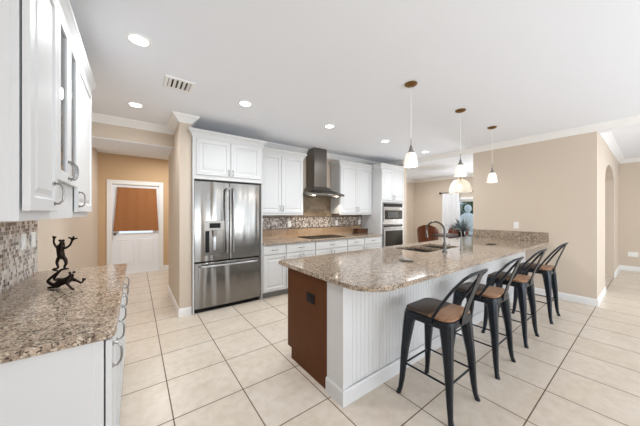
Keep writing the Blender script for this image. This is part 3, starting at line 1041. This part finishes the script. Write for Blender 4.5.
fa_ = thing('kitchen_faucet', 'tall gooseneck faucet standing by the peninsula sink', 'faucet', (3.05, 1.53, 0.9145))
fx, fyy = 3.05, 1.53
pts = [(fx, fyy, 0.93), (fx, fyy, 1.13)]
for k in range(13):
    a = PI - PI * k / 12 * 1.08
    pts.append((fx, fyy + 0.12 + 0.12 * math.cos(a), 1.17 + 0.12 * math.sin(a)))
e_ = Vector(pts[-1])
MB().tube(pts, 0.012, 12).build('spout', M['gun'], fa_, smooth=True)
MB().tube([e_, e_ + V(0, -0.008, -0.06)], [0.017, 0.016], 12).build('spray_head', M['gun'], fa_, smooth=True)
MB().lathe([(0.03, 0), (0.03, 0.008), (0.022, 0.02), (0.021, 0.11), (0.015, 0.125)], (fx, fyy, 0.915), 18).build('base', M['gun'], fa_, smooth=True)
MB().tube([(fx + 0.018, fyy, 0.985), (fx + 0.055, fyy, 0.99), (fx + 0.105, fyy - 0.01, 1.01)], [0.009, 0.007, 0.006], 8).build('lever', M['gun'], fa_, smooth=True)
f2 = thing('water_tap', 'slim drinking-water tap right of the tall gooseneck faucet', 'faucet', (3.42, 1.50, 0.9145))
pts = [(3.42, 1.5, 0.93), (3.42, 1.5, 1.14)] + [(3.42, 1.5 + 0.05 - 0.05 * math.cos(PI * k / 8), 1.14 + 0.05 * math.sin(PI * k / 8)) for k in range(1, 9)]
MB().tube(pts, 0.006, 8).build('spout', M['nickel'], f2, smooth=True)
MB().lathe([(0.02, 0), (0.02, 0.006), (0.012, 0.015), (0.012, 0.05), (0.006, 0.055)], (3.42, 1.5, 0.915), 14).build('base', M['nickel'], f2, smooth=True)
pu = thing('popup_outlet', 'round metal cap sitting flat on the granite peninsula before the sink', 'outlet cover', (2.2, 1.49, 0.9145))
MB().lathe([(0.07, 0), (0.07, 0.004), (0.062, 0.012), (0.035, 0.014)], (2.2, 1.49, 0.9145), 28).build('rim', M['sink'], pu, smooth=True)
MB().lathe([(0.034, 0.0145), (0.03, 0.019), (0.001, 0.021)], (2.2, 1.49, 0.9145), 20).build('cap', M['nickel'], pu, smooth=True)
tag(MB().box(4.33, 4.50, 1.46, 1.54, 0.9145, 0.921).build('black_tray', M['black'], None, 0.002), 'small flat black tray on the peninsula near the right wall', 'tray')


# ------------------------------------------------------------------ bar stools (built around their base point, backs towards -Y)
def make_stool():
    t = thing('bar_stool', '', 'stool', (0, 0, 0), 'bar stools along the peninsula')
    SH = 0.655
    # seat pan: rounded square rim of sheet metal
    def rsq(h, r, z, n=5):
        o = []
        for cx, cy, a0 in ((h - r, -h + r, -PI / 2), (h - r, h - r, 0), (-h + r, h - r, PI / 2), (-h + r, -h + r, PI)):
            for k in range(n):
                a = a0 + PI / 2 * k / (n - 1)
                o.append((cx + r * math.cos(a), cy + r * math.sin(a), z))
        return o
    MB().loft([rsq(0.184, 0.06, SH - 0.05), rsq(0.187, 0.06, SH - 0.045), rsq(0.182, 0.06, SH), rsq(0.167, 0.055, SH + 0.001)]).build('seat_frame', M['gunmetal'], t, smooth=True)
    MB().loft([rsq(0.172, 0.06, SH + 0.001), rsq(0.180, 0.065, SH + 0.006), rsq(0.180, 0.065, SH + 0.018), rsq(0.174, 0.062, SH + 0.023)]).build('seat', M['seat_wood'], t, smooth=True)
    for sx in (-1, 1):
        for sy in (-1, 1):
            m = MB()
            secs = [(0.134, SH - 0.02, 0.044), (0.147, SH - 0.10, 0.037), (0.168, 0.35, 0.026), (0.183, 0.12, 0.018), (0.191, 0.045, 0.015), (0.200, 0.012, 0.016), (0.202, 0.0, 0.017)]
            rings = []
            for cc, z, h in secs:
                o = []
                # chamfered square section, outer corner rounded
                q = h * 0.45
                for a, b_ in ((h - q, -h), (h, -h + q), (h, h - q), (h - q, h), (-h + q, h), (-h, h - q), (-h, -h + q), (-h + q, -h)):
                    o.append((sx * cc + a, sy * cc + b_, z))
                rings.append(o)
            m.loft(rings)
            m.build('leg', M['gunmetal'], t, smooth=True)
    zb, hb = 0.235, 0.168
    for a, b_ in (((-1, -1), (1, -1)), ((1, -1), (1, 1)), ((1, 1), (-1, 1)), ((-1, 1), (-1, -1))):
        p0, p1 = V(a[0] * hb, a[1] * hb, zb), V(b_[0] * hb, b_[1] * hb, zb)
        MB().tube([p0, p1], 0.007, 8).build('stretcher', M['gunmetal'], t, smooth=True)
    # low backrest: bent hoop from both seat sides, with a centre slat
    SH2 = SH + 0.012
    def arm(sx):
        return [(sx * 0.188, -0.055, SH - 0.03), (sx * 0.188, -0.065, SH2), (sx * 0.184, -0.13, SH2 + 0.115), (sx * 0.175, -0.20, SH2 + 0.225),
                (sx * 0.150, -0.258, SH2 + 0.302), (sx * 0.115, -0.290, SH2 + 0.334), (sx * 0.06, -0.305, SH2 + 0.343)]
    L = arm(-1)
    hoop = L + [(0, -0.309, SH2 + 0.345)] + arm(1)[::-1]
    MB().tube(hoop, 0.0125, 8, flat=0.8).build('back_hoop', M['gunmetal'], t, smooth=True)
    sl = [(0, -0.190, SH - 0.035), (0, -0.194, SH2), (0, -0.220, SH2 + 0.10), (0, -0.262, SH2 + 0.22), (0, -0.306, SH2 + 0.343)]
    MB().bar(sl, (1, 0, 0), 0.036, 0.004).build('back_slat', M['gunmetal'], t)
    return t


st = make_stool()
SL = ['nearest bar stool, beside the rounded end of the granite peninsula', 'second bar stool from the camera along the peninsula', 'third bar stool from the camera along the peninsula', 'farthest bar stool, nearest the tan right wall']
for k, sx in enumerate((1.85, 2.655, 3.46, 4.42)):
    o = st if k == 0 else copy_tree(st)
    o.location = (sx, 0.985 if k < 3 else 0.965, 0)
    o['label'] = SL[k]

# ------------------------------------------------------------------ pendants over the peninsula
PL = ['white glass pendant lamp nearest the camera above the peninsula', 'middle white glass pendant lamp above the peninsula', 'white glass pendant lamp nearest the right wall']
for k, px in enumerate((2.255, 3.345, 4.395)):
    py, bz = 1.475, 1.872
    t = thing('pendant_lamp', PL[k], 'lamp', (px, py, CZ), 'pendant lamps above the peninsula')
    MB().lathe([(0.062, 0), (0.062, -0.008), (0.045, -0.02), (0.012, -0.028), (0.001, -0.03)], (px, py, CZ - 0.0005), 24).build('canopy', M['bronze'], t, smooth=True)
    MB().tube([(px, py, CZ - 0.02), (px, py, bz + 0.24)], 0.003, 6).build('cord', M['plate'], t)
    MB().lathe([(0.003, 0.29), (0.005, 0.22), (0.012, 0.21), (0.014, 0.19), (0.02, 0.185), (0.02, 0.165), (0.032, 0.158), (0.034, 0.146), (0.028, 0.142)], (px, py, bz), 16).build('socket', M['nickel'], t, smooth=True)
    MB().lathe([(0.030, 0.146), (0.042, 0.137), (0.053, 0.108), (0.062, 0.058), (0.068, 0.005), (0.065, 0.005), (0.059, 0.058), (0.050, 0.10), (0.041, 0.13), (0.028, 0.141)], (px, py, bz), 24, caps=False).build('lamp_shade', M['shade'], t, smooth=True)
    MB().ball((px, py, bz + 0.075), 0.026, 0.026, 0.034).build('bulb', M['bulb'], t, smooth=True)
    l = bpy.data.lights.new('pendant_light', 'POINT')
    l.energy = 2.2
    l.color = (1, 0.88, 0.72)
    l.shadow_soft_size = 0.04
    o = bpy.data.objects.new('pendant_light', l)
    o.location = (px, py, bz - 0.03)
    COL.objects.link(o)

# ------------------------------------------------------------------ recessed lights and vent
RL = [(0.018, 2.337, 'recessed ceiling light above the left counter'), (-0.005, 3.76, 'recessed ceiling light in front of the hallway header'), (1.057, 2.93, 'recessed ceiling light in front of the refrigerator'),
      (2.36, 2.93, 'recessed ceiling light in front of the range hood'), (3.67, 2.93, 'recessed ceiling light in front of the right wall cabinet'), (5.0, 2.93, 'recessed ceiling light in front of the oven cabinet')]
for k, (x, y, lab) in enumerate(RL):
    t = thing('recessed_light', lab, 'ceiling light', (x, y, CZ), 'recessed ceiling lights')
    MB().lathe([(0.080, -0.0005), (0.078, -0.006), (0.063, -0.008), (0.060, -0.0015)], (x, y, CZ), 28, caps=False).build('trim_ring', M['trim'], t, smooth=True)
    MB().lathe([(0.062, -0.001), (0.062, -0.004), (0.001, -0.005)], (x, y, CZ), 24).build('lens', M['lamp'], t)
    l = bpy.data.lights.new('downlight', 'SPOT')
    l.energy = (46, 25, 33, 42, 45, 43)[k]
    l.spot_size = 2.95
    l.spot_blend = 1.0
    l.color = (0.95, 0.98, 1.0)
    l.shadow_soft_size = 0.07
    o = bpy.data.objects.new('downlight', l)
    o.location = (x, y, CZ - 0.03)
    COL.objects.link(o)
vt = thing('ceiling_vent', 'white square air vent with dark slots in the ceiling', 'vent', (0.35, 2.9, CZ))
vx, vy, vs = 0.355, 2.9, 0.13
m_ = MB()
m_.box(vx - vs, vx + vs, vy - vs, vy - vs + 0.03, CZ - 0.012, CZ - 0.0005).box(vx - vs, vx + vs, vy + vs - 0.03, vy + vs, CZ - 0.012, CZ - 0.0005)
m_.box(vx - vs, vx - vs + 0.03, vy - vs + 0.03, vy + vs - 0.03, CZ - 0.012, CZ - 0.0005).box(vx + vs - 0.03, vx + vs, vy - vs + 0.03, vy + vs - 0.03, CZ - 0.012, CZ - 0.0005)
m_.build('frame', M['trim'], vt, 0.002)
MB().box(vx - vs + 0.03, vx + vs - 0.03, vy - vs + 0.03, vy + vs - 0.03, CZ - 0.003, CZ - 0.0006).build('backing', M['black'], vt)
for k in range(5):
    x = vx - 0.082 + k * 0.041
    m_ = MB().loft([[(x - 0.012, vy - 0.1, CZ - 0.004), (x + 0.010, vy - 0.1, CZ - 0.012), (x + 0.012, vy - 0.1, CZ - 0.011), (x - 0.010, vy - 0.1, CZ - 0.003)],
                    [(x - 0.012, vy + 0.1, CZ - 0.004), (x + 0.010, vy + 0.1, CZ - 0.012), (x + 0.012, vy + 0.1, CZ - 0.011), (x - 0.010, vy + 0.1, CZ - 0.003)]])
    m_.build('slat', M['trim'], vt)


# ------------------------------------------------------------------ frog figurine
def skin(name, chains, parent, mat):
    """chains: lists of (x, y, z, r); chains share a joint when they repeat the same point"""
    bm = bmesh.new()
    lay = bm.verts.layers.skin.verify()
    seen = {}
    org = Vector(parent['_org'])
    first = True
    for ch in chains:
        prev = None
        for x, y, z, r in ch:
            key = (round(x, 4), round(y, 4), round(z, 4))
            if key not in seen:
                v = bm.verts.new(Vector((x, y, z)))
                v[lay].radius = (r, r)
                v[lay].use_root = first
                first = False
                seen[key] = v
            v = seen[key]
            if prev is not None and bm.edges.get((prev, v)) is None:
                bm.edges.new((prev, v))
            prev = v
    bmesh.ops.translate(bm, verts=bm.verts, vec=-org)
    me = bpy.data.meshes.new(name)
    bm.to_mesh(me)
    bm.free()
    me.materials.append(mat)
    o = bpy.data.objects.new(name, me)
    COL.objects.link(o)
    o.parent = parent
    o['_org'] = tuple(org)
    s_ = o.modifiers.new('skin', 'SKIN')
    s_.use_smooth_shade = True
    ss = o.modifiers.new('subsurf', 'SUBSURF')
    ss.levels = ss.render_levels = 2
    return o


def make_frog():
    fxx, fyy_ = -0.385, 2.27
    t = thing('frog_figurine', 'dark bronze figurine of a frog balancing on another on left counter', 'figurine', (fxx, fyy_, 0.9145))
    RX, RY = 0.8025, -0.5966          # the piece faces the room diagonally

    def p(a, b_, z, r, inv=False):
        # a along the figure's width, b_ its depth, local to the figure; world scale in metres
        return (RX * a - RY * 0 * b_ + 0.5966 * b_, RY * a + 0.8025 * b_, z, r)

    # lower frog lying on its back, feet up, seat on the counter
    low = [
        [p(-0.01, 0, 0.040, 0.020), p(0.02, 0, 0.048, 0.023), p(0.045, 0, 0.066, 0.019), p(0.060, 0, 0.082, 0.013), p(0.070, 0, 0.100, 0.017)],
        [p(-0.01, 0, 0.040, 0.020), p(-0.028, 0.012, 0.060, 0.013), p(-0.060, 0.015, 0.054, 0.010), p(-0.062, 0.014, 0.068, 0.009), p(-0.035, 0.012, 0.100, 0.008), p(-0.014, 0.012, 0.122, 0.008), p(0.028, 0.02, 0.128, 0.006)],
        [p(-0.01, 0, 0.040, 0.020), p(-0.03, -0.02, 0.028, 0.014), p(-0.058, -0.03, 0.058, 0.010), p(-0.030, -0.02, 0.092, 0.008), p(0.0, -0.015, 0.118, 0.007), p(-0.04, -0.02, 0.130, 0.006)],
        [p(0.045, 0, 0.066, 0.019), p(0.065, 0.03, 0.048, 0.009), p(0.10, 0.03, 0.030, 0.007), p(0.118, 0.03, 0.052, 0.006), p(0.128, 0.03, 0.060, 0.006)],
        [p(0.045, 0, 0.066, 0.019), p(0.07, -0.03, 0.040, 0.009), p(0.105, -0.04, 0.016, 0.007), p(0.128, -0.045, 0.010, 0.007)],
        [p(-0.01, 0, 0.040, 0.020), p(-0.03, 0.0, 0.014, 0.010), p(-0.085, -0.005, 0.009, 0.008)],
        [p(0.118, 0.03, 0.052, 0.006), p(0.106, 0.03, 0.062, 0.005)],
    ]
    a_ = skin('reclining_frog', [[(x + fxx, y + fyy_, z + 0.9115, r * 0.92) for x, y, z, r in c] for c in low], t, M['frog'])
    up = [
        [p(-0.002, 0, 0.225, 0.016), p(-0.008, 0, 0.255, 0.019), p(-0.006, 0, 0.290, 0.020), p(0.004, 0.0, 0.312, 0.013), p(0.010, -0.004, 0.328, 0.018)],
        [p(-0.002, 0, 0.225, 0.016), p(-0.022, 0, 0.208, 0.012), p(-0.030, 0, 0.178, 0.009), p(-0.020, 0, 0.150, 0.007), p(-0.022, 0, 0.142, 0.008), p(-0.05, -0.006, 0.138, 0.006)],
        [p(-0.002, 0, 0.225, 0.016), p(0.024, 0, 0.208, 0.013), p(0.032, 0, 0.176, 0.010), p(0.018, 0, 0.150, 0.008), p(0.022, 0, 0.141, 0.008), p(0.046, -0.006, 0.139, 0.006)],
        [p(-0.006, 0, 0.290, 0.020), p(-0.036, 0, 0.292, 0.008), p(-0.050, 0, 0.322, 0.006), p(-0.046, 0, 0.352, 0.006), p(-0.056, 0, 0.366, 0.006)],
        [p(-0.006, 0, 0.290, 0.020), p(0.028, 0, 0.280, 0.008), p(0.056, 0, 0.302, 0.007), p(0.074, 0, 0.345, 0.006), p(0.104, 0, 0.350, 0.006)],
        [p(0.074, 0, 0.345, 0.006), p(0.044, 0, 0.356, 0.006)],
        [p(0.074, 0, 0.345, 0.006), p(0.080, 0, 0.366, 0.005)],
        [p(-0.046, 0, 0.352, 0.006), p(-0.032, 0, 0.362, 0.005)],
    ]
    b_ = skin('standing_frog', [[(x + fxx, y + fyy_, z * 0.93 + 0.9125, r * 0.88) for x, y, z, r in c] for c in up], t, M['frog'])
    for q in (p(0.0, -0.008, 0.332, 0), p(0.020, -0.008, 0.332, 0)):
        MB().ball((q[0] + fxx, q[1] + fyy_, q[2] * 0.93 + 0.915), 0.008).build('eye', M['frog'], b_, smooth=True)
    for q in (p(0.064, -0.010, 0.103, 0), p(0.076, 0.006, 0.103, 0)):
        MB().ball((q[0] + fxx, q[1] + fyy_, q[2] + 0.915), 0.008).build('eye', M['frog'], a_, smooth=True)


make_frog()

# ------------------------------------------------------------------ dining room
tb = thing('dining_table', 'dark wood dining table seen beyond the peninsula faucet', 'table', (7.5, 3.5, 0))
MB().lathe([(0.56, 0.715), (0.60, 0.73), (0.60, 0.752), (0.59, 0.76), (0.001, 0.76)], (7.5, 3.5, 0), 36).build('tabletop', M['table_wood'], tb, smooth=True)
MB().lathe([(0.30, 0.0), (0.28, 0.03), (0.07, 0.08), (0.06, 0.4), (0.09, 0.66), (0.2, 0.715)], (7.5, 3.5, 0), 24).build('pedestal', M['table_wood'], tb, smooth=True)


def dining_chair(x, y, ang, label):
    t = thing('dining_chair', label, 'chair', (x, y, 0), 'brown round-back dining chairs')

    def T(px, py, pz):
        c_, s_ = math.cos(ang), math.sin(ang)
        return (x + c_ * px - s_ * py, y + s_ * px + c_ * py, pz)
    m = MB()
    for zz in [0]:
        rings = [[T(0.25 * math.cos(2 * PI * k / 20), 0.24 * math.sin(2 * PI * k / 20), z) for k in range(20)] for z in (0.38, 0.40, 0.46, 0.475)]
        m.loft(rings)
    m.build('seat', M['leather'], t, smooth=True)
    m = MB()
    fr_, bk = [], []
    n = 16
    rows_f = []
    for i in range(9):
        zt = i / 8
        z = 0.42 + 0.60 * zt
        half = 1.25 * math.sqrt(max(0.0, 1 - (max(0, zt - 0.45) / 0.56) ** 2)) + 0.02
        rows_f.append([(half * (2 * k / n - 1), z, 0.26 + 0.06 * zt) for k in range(n + 1)])
    for dr_, store in ((0.0, fr_), (0.05, bk)):
        for row in rows_f:
            store.append([T(math.sin(a) * (r_ + dr_), -math.cos(a) * (r_ + dr_), z) for a, z, r_ in row])
    rings = [f + b2[::-1] for f, b2 in zip(fr_, bk)]
    m.loft(rings)
    m.build('backrest', M['leather'], t, smooth=True)
    for sx in (-1, 1):
        for sy in (-1, 1):
            MB().tube([T(sx * 0.17, sy * 0.16, 0.39), T(sx * 0.2, sy * 0.19, 0)], [0.022, 0.014], 8).build('leg', M['table_wood'], t, smooth=True)
    return t


dining_chair(7.72, 4.42, -1.15, 'brown round-back chair left of the dining table')
dining_chair(8.45, 3.85, PI / 2, 'dark brown round-back chair behind the dining table and plant')
pt = thing('potted_plant', 'bushy grey-green potted plant standing on the dining table', 'plant', (7.45, 3.26, 0.761))
MB().lathe([(0.06, 0), (0.085, 0.02), (0.10, 0.1), (0.09, 0.12), (0.001, 0.11)], (7.45, 3.26, 0.761), 20).build('pot', M['table_wood'], pt, smooth=True)
m_ = MB()
rnd = random.Random(3)
for k in range(85):
    a = rnd.uniform(0, 2 * PI)
    el = rnd.uniform(0.25, 1.4)
    L = rnd.uniform(0.30, 0.52)
    w = rnd.uniform(0.016, 0.03)
    base = V(7.45 + 0.03 * math.cos(a), 3.26 + 0.03 * math.sin(a), 0.87)
    d = V(math.cos(a) * math.cos(el), math.sin(a) * math.cos(el), math.sin(el))
    s_ = V(-math.sin(a), math.cos(a), 0)
    pts = [base + d * (L * t_) + V(0, 0, -0.10 * t_ * t_) for t_ in (0, 0.35, 0.7, 1)]
    ws = [0.2 * w, w, w * 0.8, 0.002]
    m_.loft([[q + s_ * ww, q - s_ * ww, q - s_ * ww + V(0, 0, 0.003), q + s_ * ww + V(0, 0, 0.003)] for q, ww in zip(pts, ws)])
m_.build('leaves', M['plant'], pt)
# clear pendant over the dining table
dp = thing('dining_pendant', 'clear glass bell pendant hanging above the dining table', 'lamp', (7.6, 3.36, CZ))
dx, dy, dzb = 7.6, 3.36, 2.0
MB().lathe([(0.07, 0), (0.07, -0.015), (0.02, -0.03), (0.001, -0.03)], (dx, dy, CZ - 0.0005), 20).build('canopy', M['nickel'], dp, smooth=True)
MB().tube([(dx, dy, CZ - 0.02), (dx, dy, dzb + 0.42)], 0.005, 6).build('cord', M['plate'], dp)
MB().lathe([(0.012, 0.44), (0.045, 0.40), (0.04, 0.28), (0.025, 0.26)], (dx, dy, dzb), 14).build('socket', M['bronze'], dp, smooth=True)
MB().lathe([(0.05, 0.40), (0.08, 0.395), (0.18, 0.34), (0.25, 0.24), (0.29, 0.11), (0.30, 0.0), (0.295, 0.0), (0.284, 0.11), (0.244, 0.236), (0.175, 0.334), (0.075, 0.388)], (dx, dy, dzb), 28, caps=False).build('lamp_shade', M['pendant_glass'], dp, smooth=True)
MB().ball((dx, dy, dzb + 0.18), 0.05, 0.05, 0.075).build('bulb', M['bulb'], dp, smooth=True)
# window, curtain, rod
w1 = struct(thing('window_1', 'white framed dining window', 'window', (WX, 3.5, 0)))
del w1['category']
m_ = MB()
m_.box(WX - 0.02, WX, 2.82, 2.90, 0, 1.95).box(WX - 0.02, WX, 4.12, 4.20, 0, 1.95).box(WX - 0.02, WX, 2.90, 4.12, 1.86, 1.95)
m_.build('casing', M['trim'], w1, 0.004)
m_ = MB()
m_.box(WX + 0.04, WX + 0.09, 2.90, 2.96, 0, 1.86).box(WX + 0.04, WX + 0.09, 4.06, 4.12, 0, 1.86).box(WX + 0.04, WX + 0.09, 2.96, 4.06, 0, 0.08).box(WX + 0.04, WX + 0.09, 2.96, 4.06, 1.80, 1.86)
m_.build('window_frame', M['trim'], w1)
MB().box(WX + 0.06, WX + 0.066, 2.96, 4.06, 0.08, 1.80).build('glass_pane', M['glass'], w1)
w2 = struct(thing('window_added', 'added unseen white window frame around the dining fill lamp', 'window', (WX, 2.25, 0.3)))  # unseen window, added only to surround the dining ceiling fill
del w2['category']
m_ = MB()
m_.box(WX - 0.02, WX, 1.62, 1.70, 0.22, 1.98).box(WX - 0.02, WX, 2.80, 2.815, 0.22, 1.98).box(WX - 0.02, WX, 1.70, 2.80, 1.9, 1.98).box(WX - 0.02, WX, 1.70, 2.80, 0.22, 0.30)
m_.build('casing', M['trim'], w2, 0.004)
MB().box(WX + 0.06, WX + 0.066, 1.70, 2.80, 0.30, 1.90).build('glass_pane', M['glass'], w2)
rod = thing('curtain_rod', 'dark curtain rod with ball end above the dining window', 'curtain rod', (WX - 0.09, 3.7, 2.13))
MB().tube([(WX - 0.09, 2.6, 2.13), (WX - 0.09, 4.66, 2.13)], 0.012, 10).build('rod', M['black'], rod, smooth=True)
MB().ball((WX - 0.09, 4.69, 2.13), 0.035).build('finial', M['black'], rod, smooth=True)
MB().box(WX - 0.10, WX - 0.0005, 4.62, 4.64, 2.105, 2.118).build('bracket', M['black'], rod)
m_ = MB()
rows_f, rows_b = [], []
for i in range(7):
    t_ = i / 6
    z = 2.098 - t_ * 2.07
    ya, yb = 4.60, 4.02
    sp_ = 0.03 * t_
    rows_f.append([(WX - 0.10 + 0.03 * math.sin(u * 40 / 40 * 14), ya + sp_ + (yb - ya - 1.3 * sp_) * u / 40, z) for u in range(41)])
    rows_b.append([(q[0] + 0.006, q[1], q[2]) for q in rows_f[-1]])
m_.loft([a + b2[::-1] for a, b2 in zip(rows_f, rows_b)])
tag(m_.build('window_curtain', M['curtain_white'], smooth=True), 'long white curtain hanging at the left of the dining window', 'curtain')
# outside the dining window
struct(MB().box(9.3, 16, -1, 12, -0.3, -0.12).build('ground_patio', M['patio']))
fo = thing('garden_fountain', 'pale blue stone garden fountain with ball top outside the dining window', 'fountain', (10.7, 4.43, -0.12))
MB().lathe([(0.5, 0), (0.5, 0.1), (0.3, 0.2), (0.26, 0.9), (0.34, 1.0), (0.30, 1.2), (0.27, 1.40), (0.2, 1.47), (0.07, 1.52), (0.06, 1.58)], (10.7, 4.43, -0.12), 28).build('pedestal', M['pale_stone'], fo, smooth=True)
MB().ball((10.7, 4.43, 1.58), 0.13, 0.13, 0.16, 20, 12).build('ball_top', M['pale_stone'], fo, smooth=True)


def shrub(x, y, r, h, seed, label):
    t = thing('hedge_shrub', label, 'shrub', (x, y, -0.12), 'shrubs beyond the dining window')
    MB().tube([(x, y, -0.12), (x, y, h * 0.5)], [0.06, 0.03], 8).build('trunk', M['table_wood'], t)
    rr = random.Random(seed)
    m = MB()
    for k in range(1100):
        u, v_ = rr.uniform(0, 2 * PI), rr.uniform(-1, 1)
        q = math.sqrt(1 - v_ * v_)
        f = rr.uniform(0.6, 1.0)
        c_ = V(x + r * f * q * math.cos(u), y + r * f * q * math.sin(u), h * 0.52 + h * 0.48 * f * v_)
        a1 = Vector((rr.uniform(-1, 1), rr.uniform(-1, 1), rr.uniform(-1, 1))).normalized()
        b1 = a1.orthogonal().normalized()
        s_ = rr.uniform(0.09, 0.16)
        m.bm.faces.new(m.vs([c_ + a1 * s_, c_ + b1 * s_ * 0.5, c_ - a1 * s_, c_ - b1 * s_ * 0.5]))
    m.build('foliage', M['leaf'], t)


shrub(12.0, 6.1, 0.78, 2.6, 1, 'green shrub left of the pale fountain outside')
shrub(12.0, 4.5, 0.78, 2.5, 2, 'green shrub right of the pale fountain outside')
shrub(14.0, 5.9, 1.0, 2.8, 3, 'green shrub directly behind the pale fountain outside')

# the private origin notes are not part of the scene
for o in list(bpy.data.objects):
    if '_org' in o:
        del o['_org']
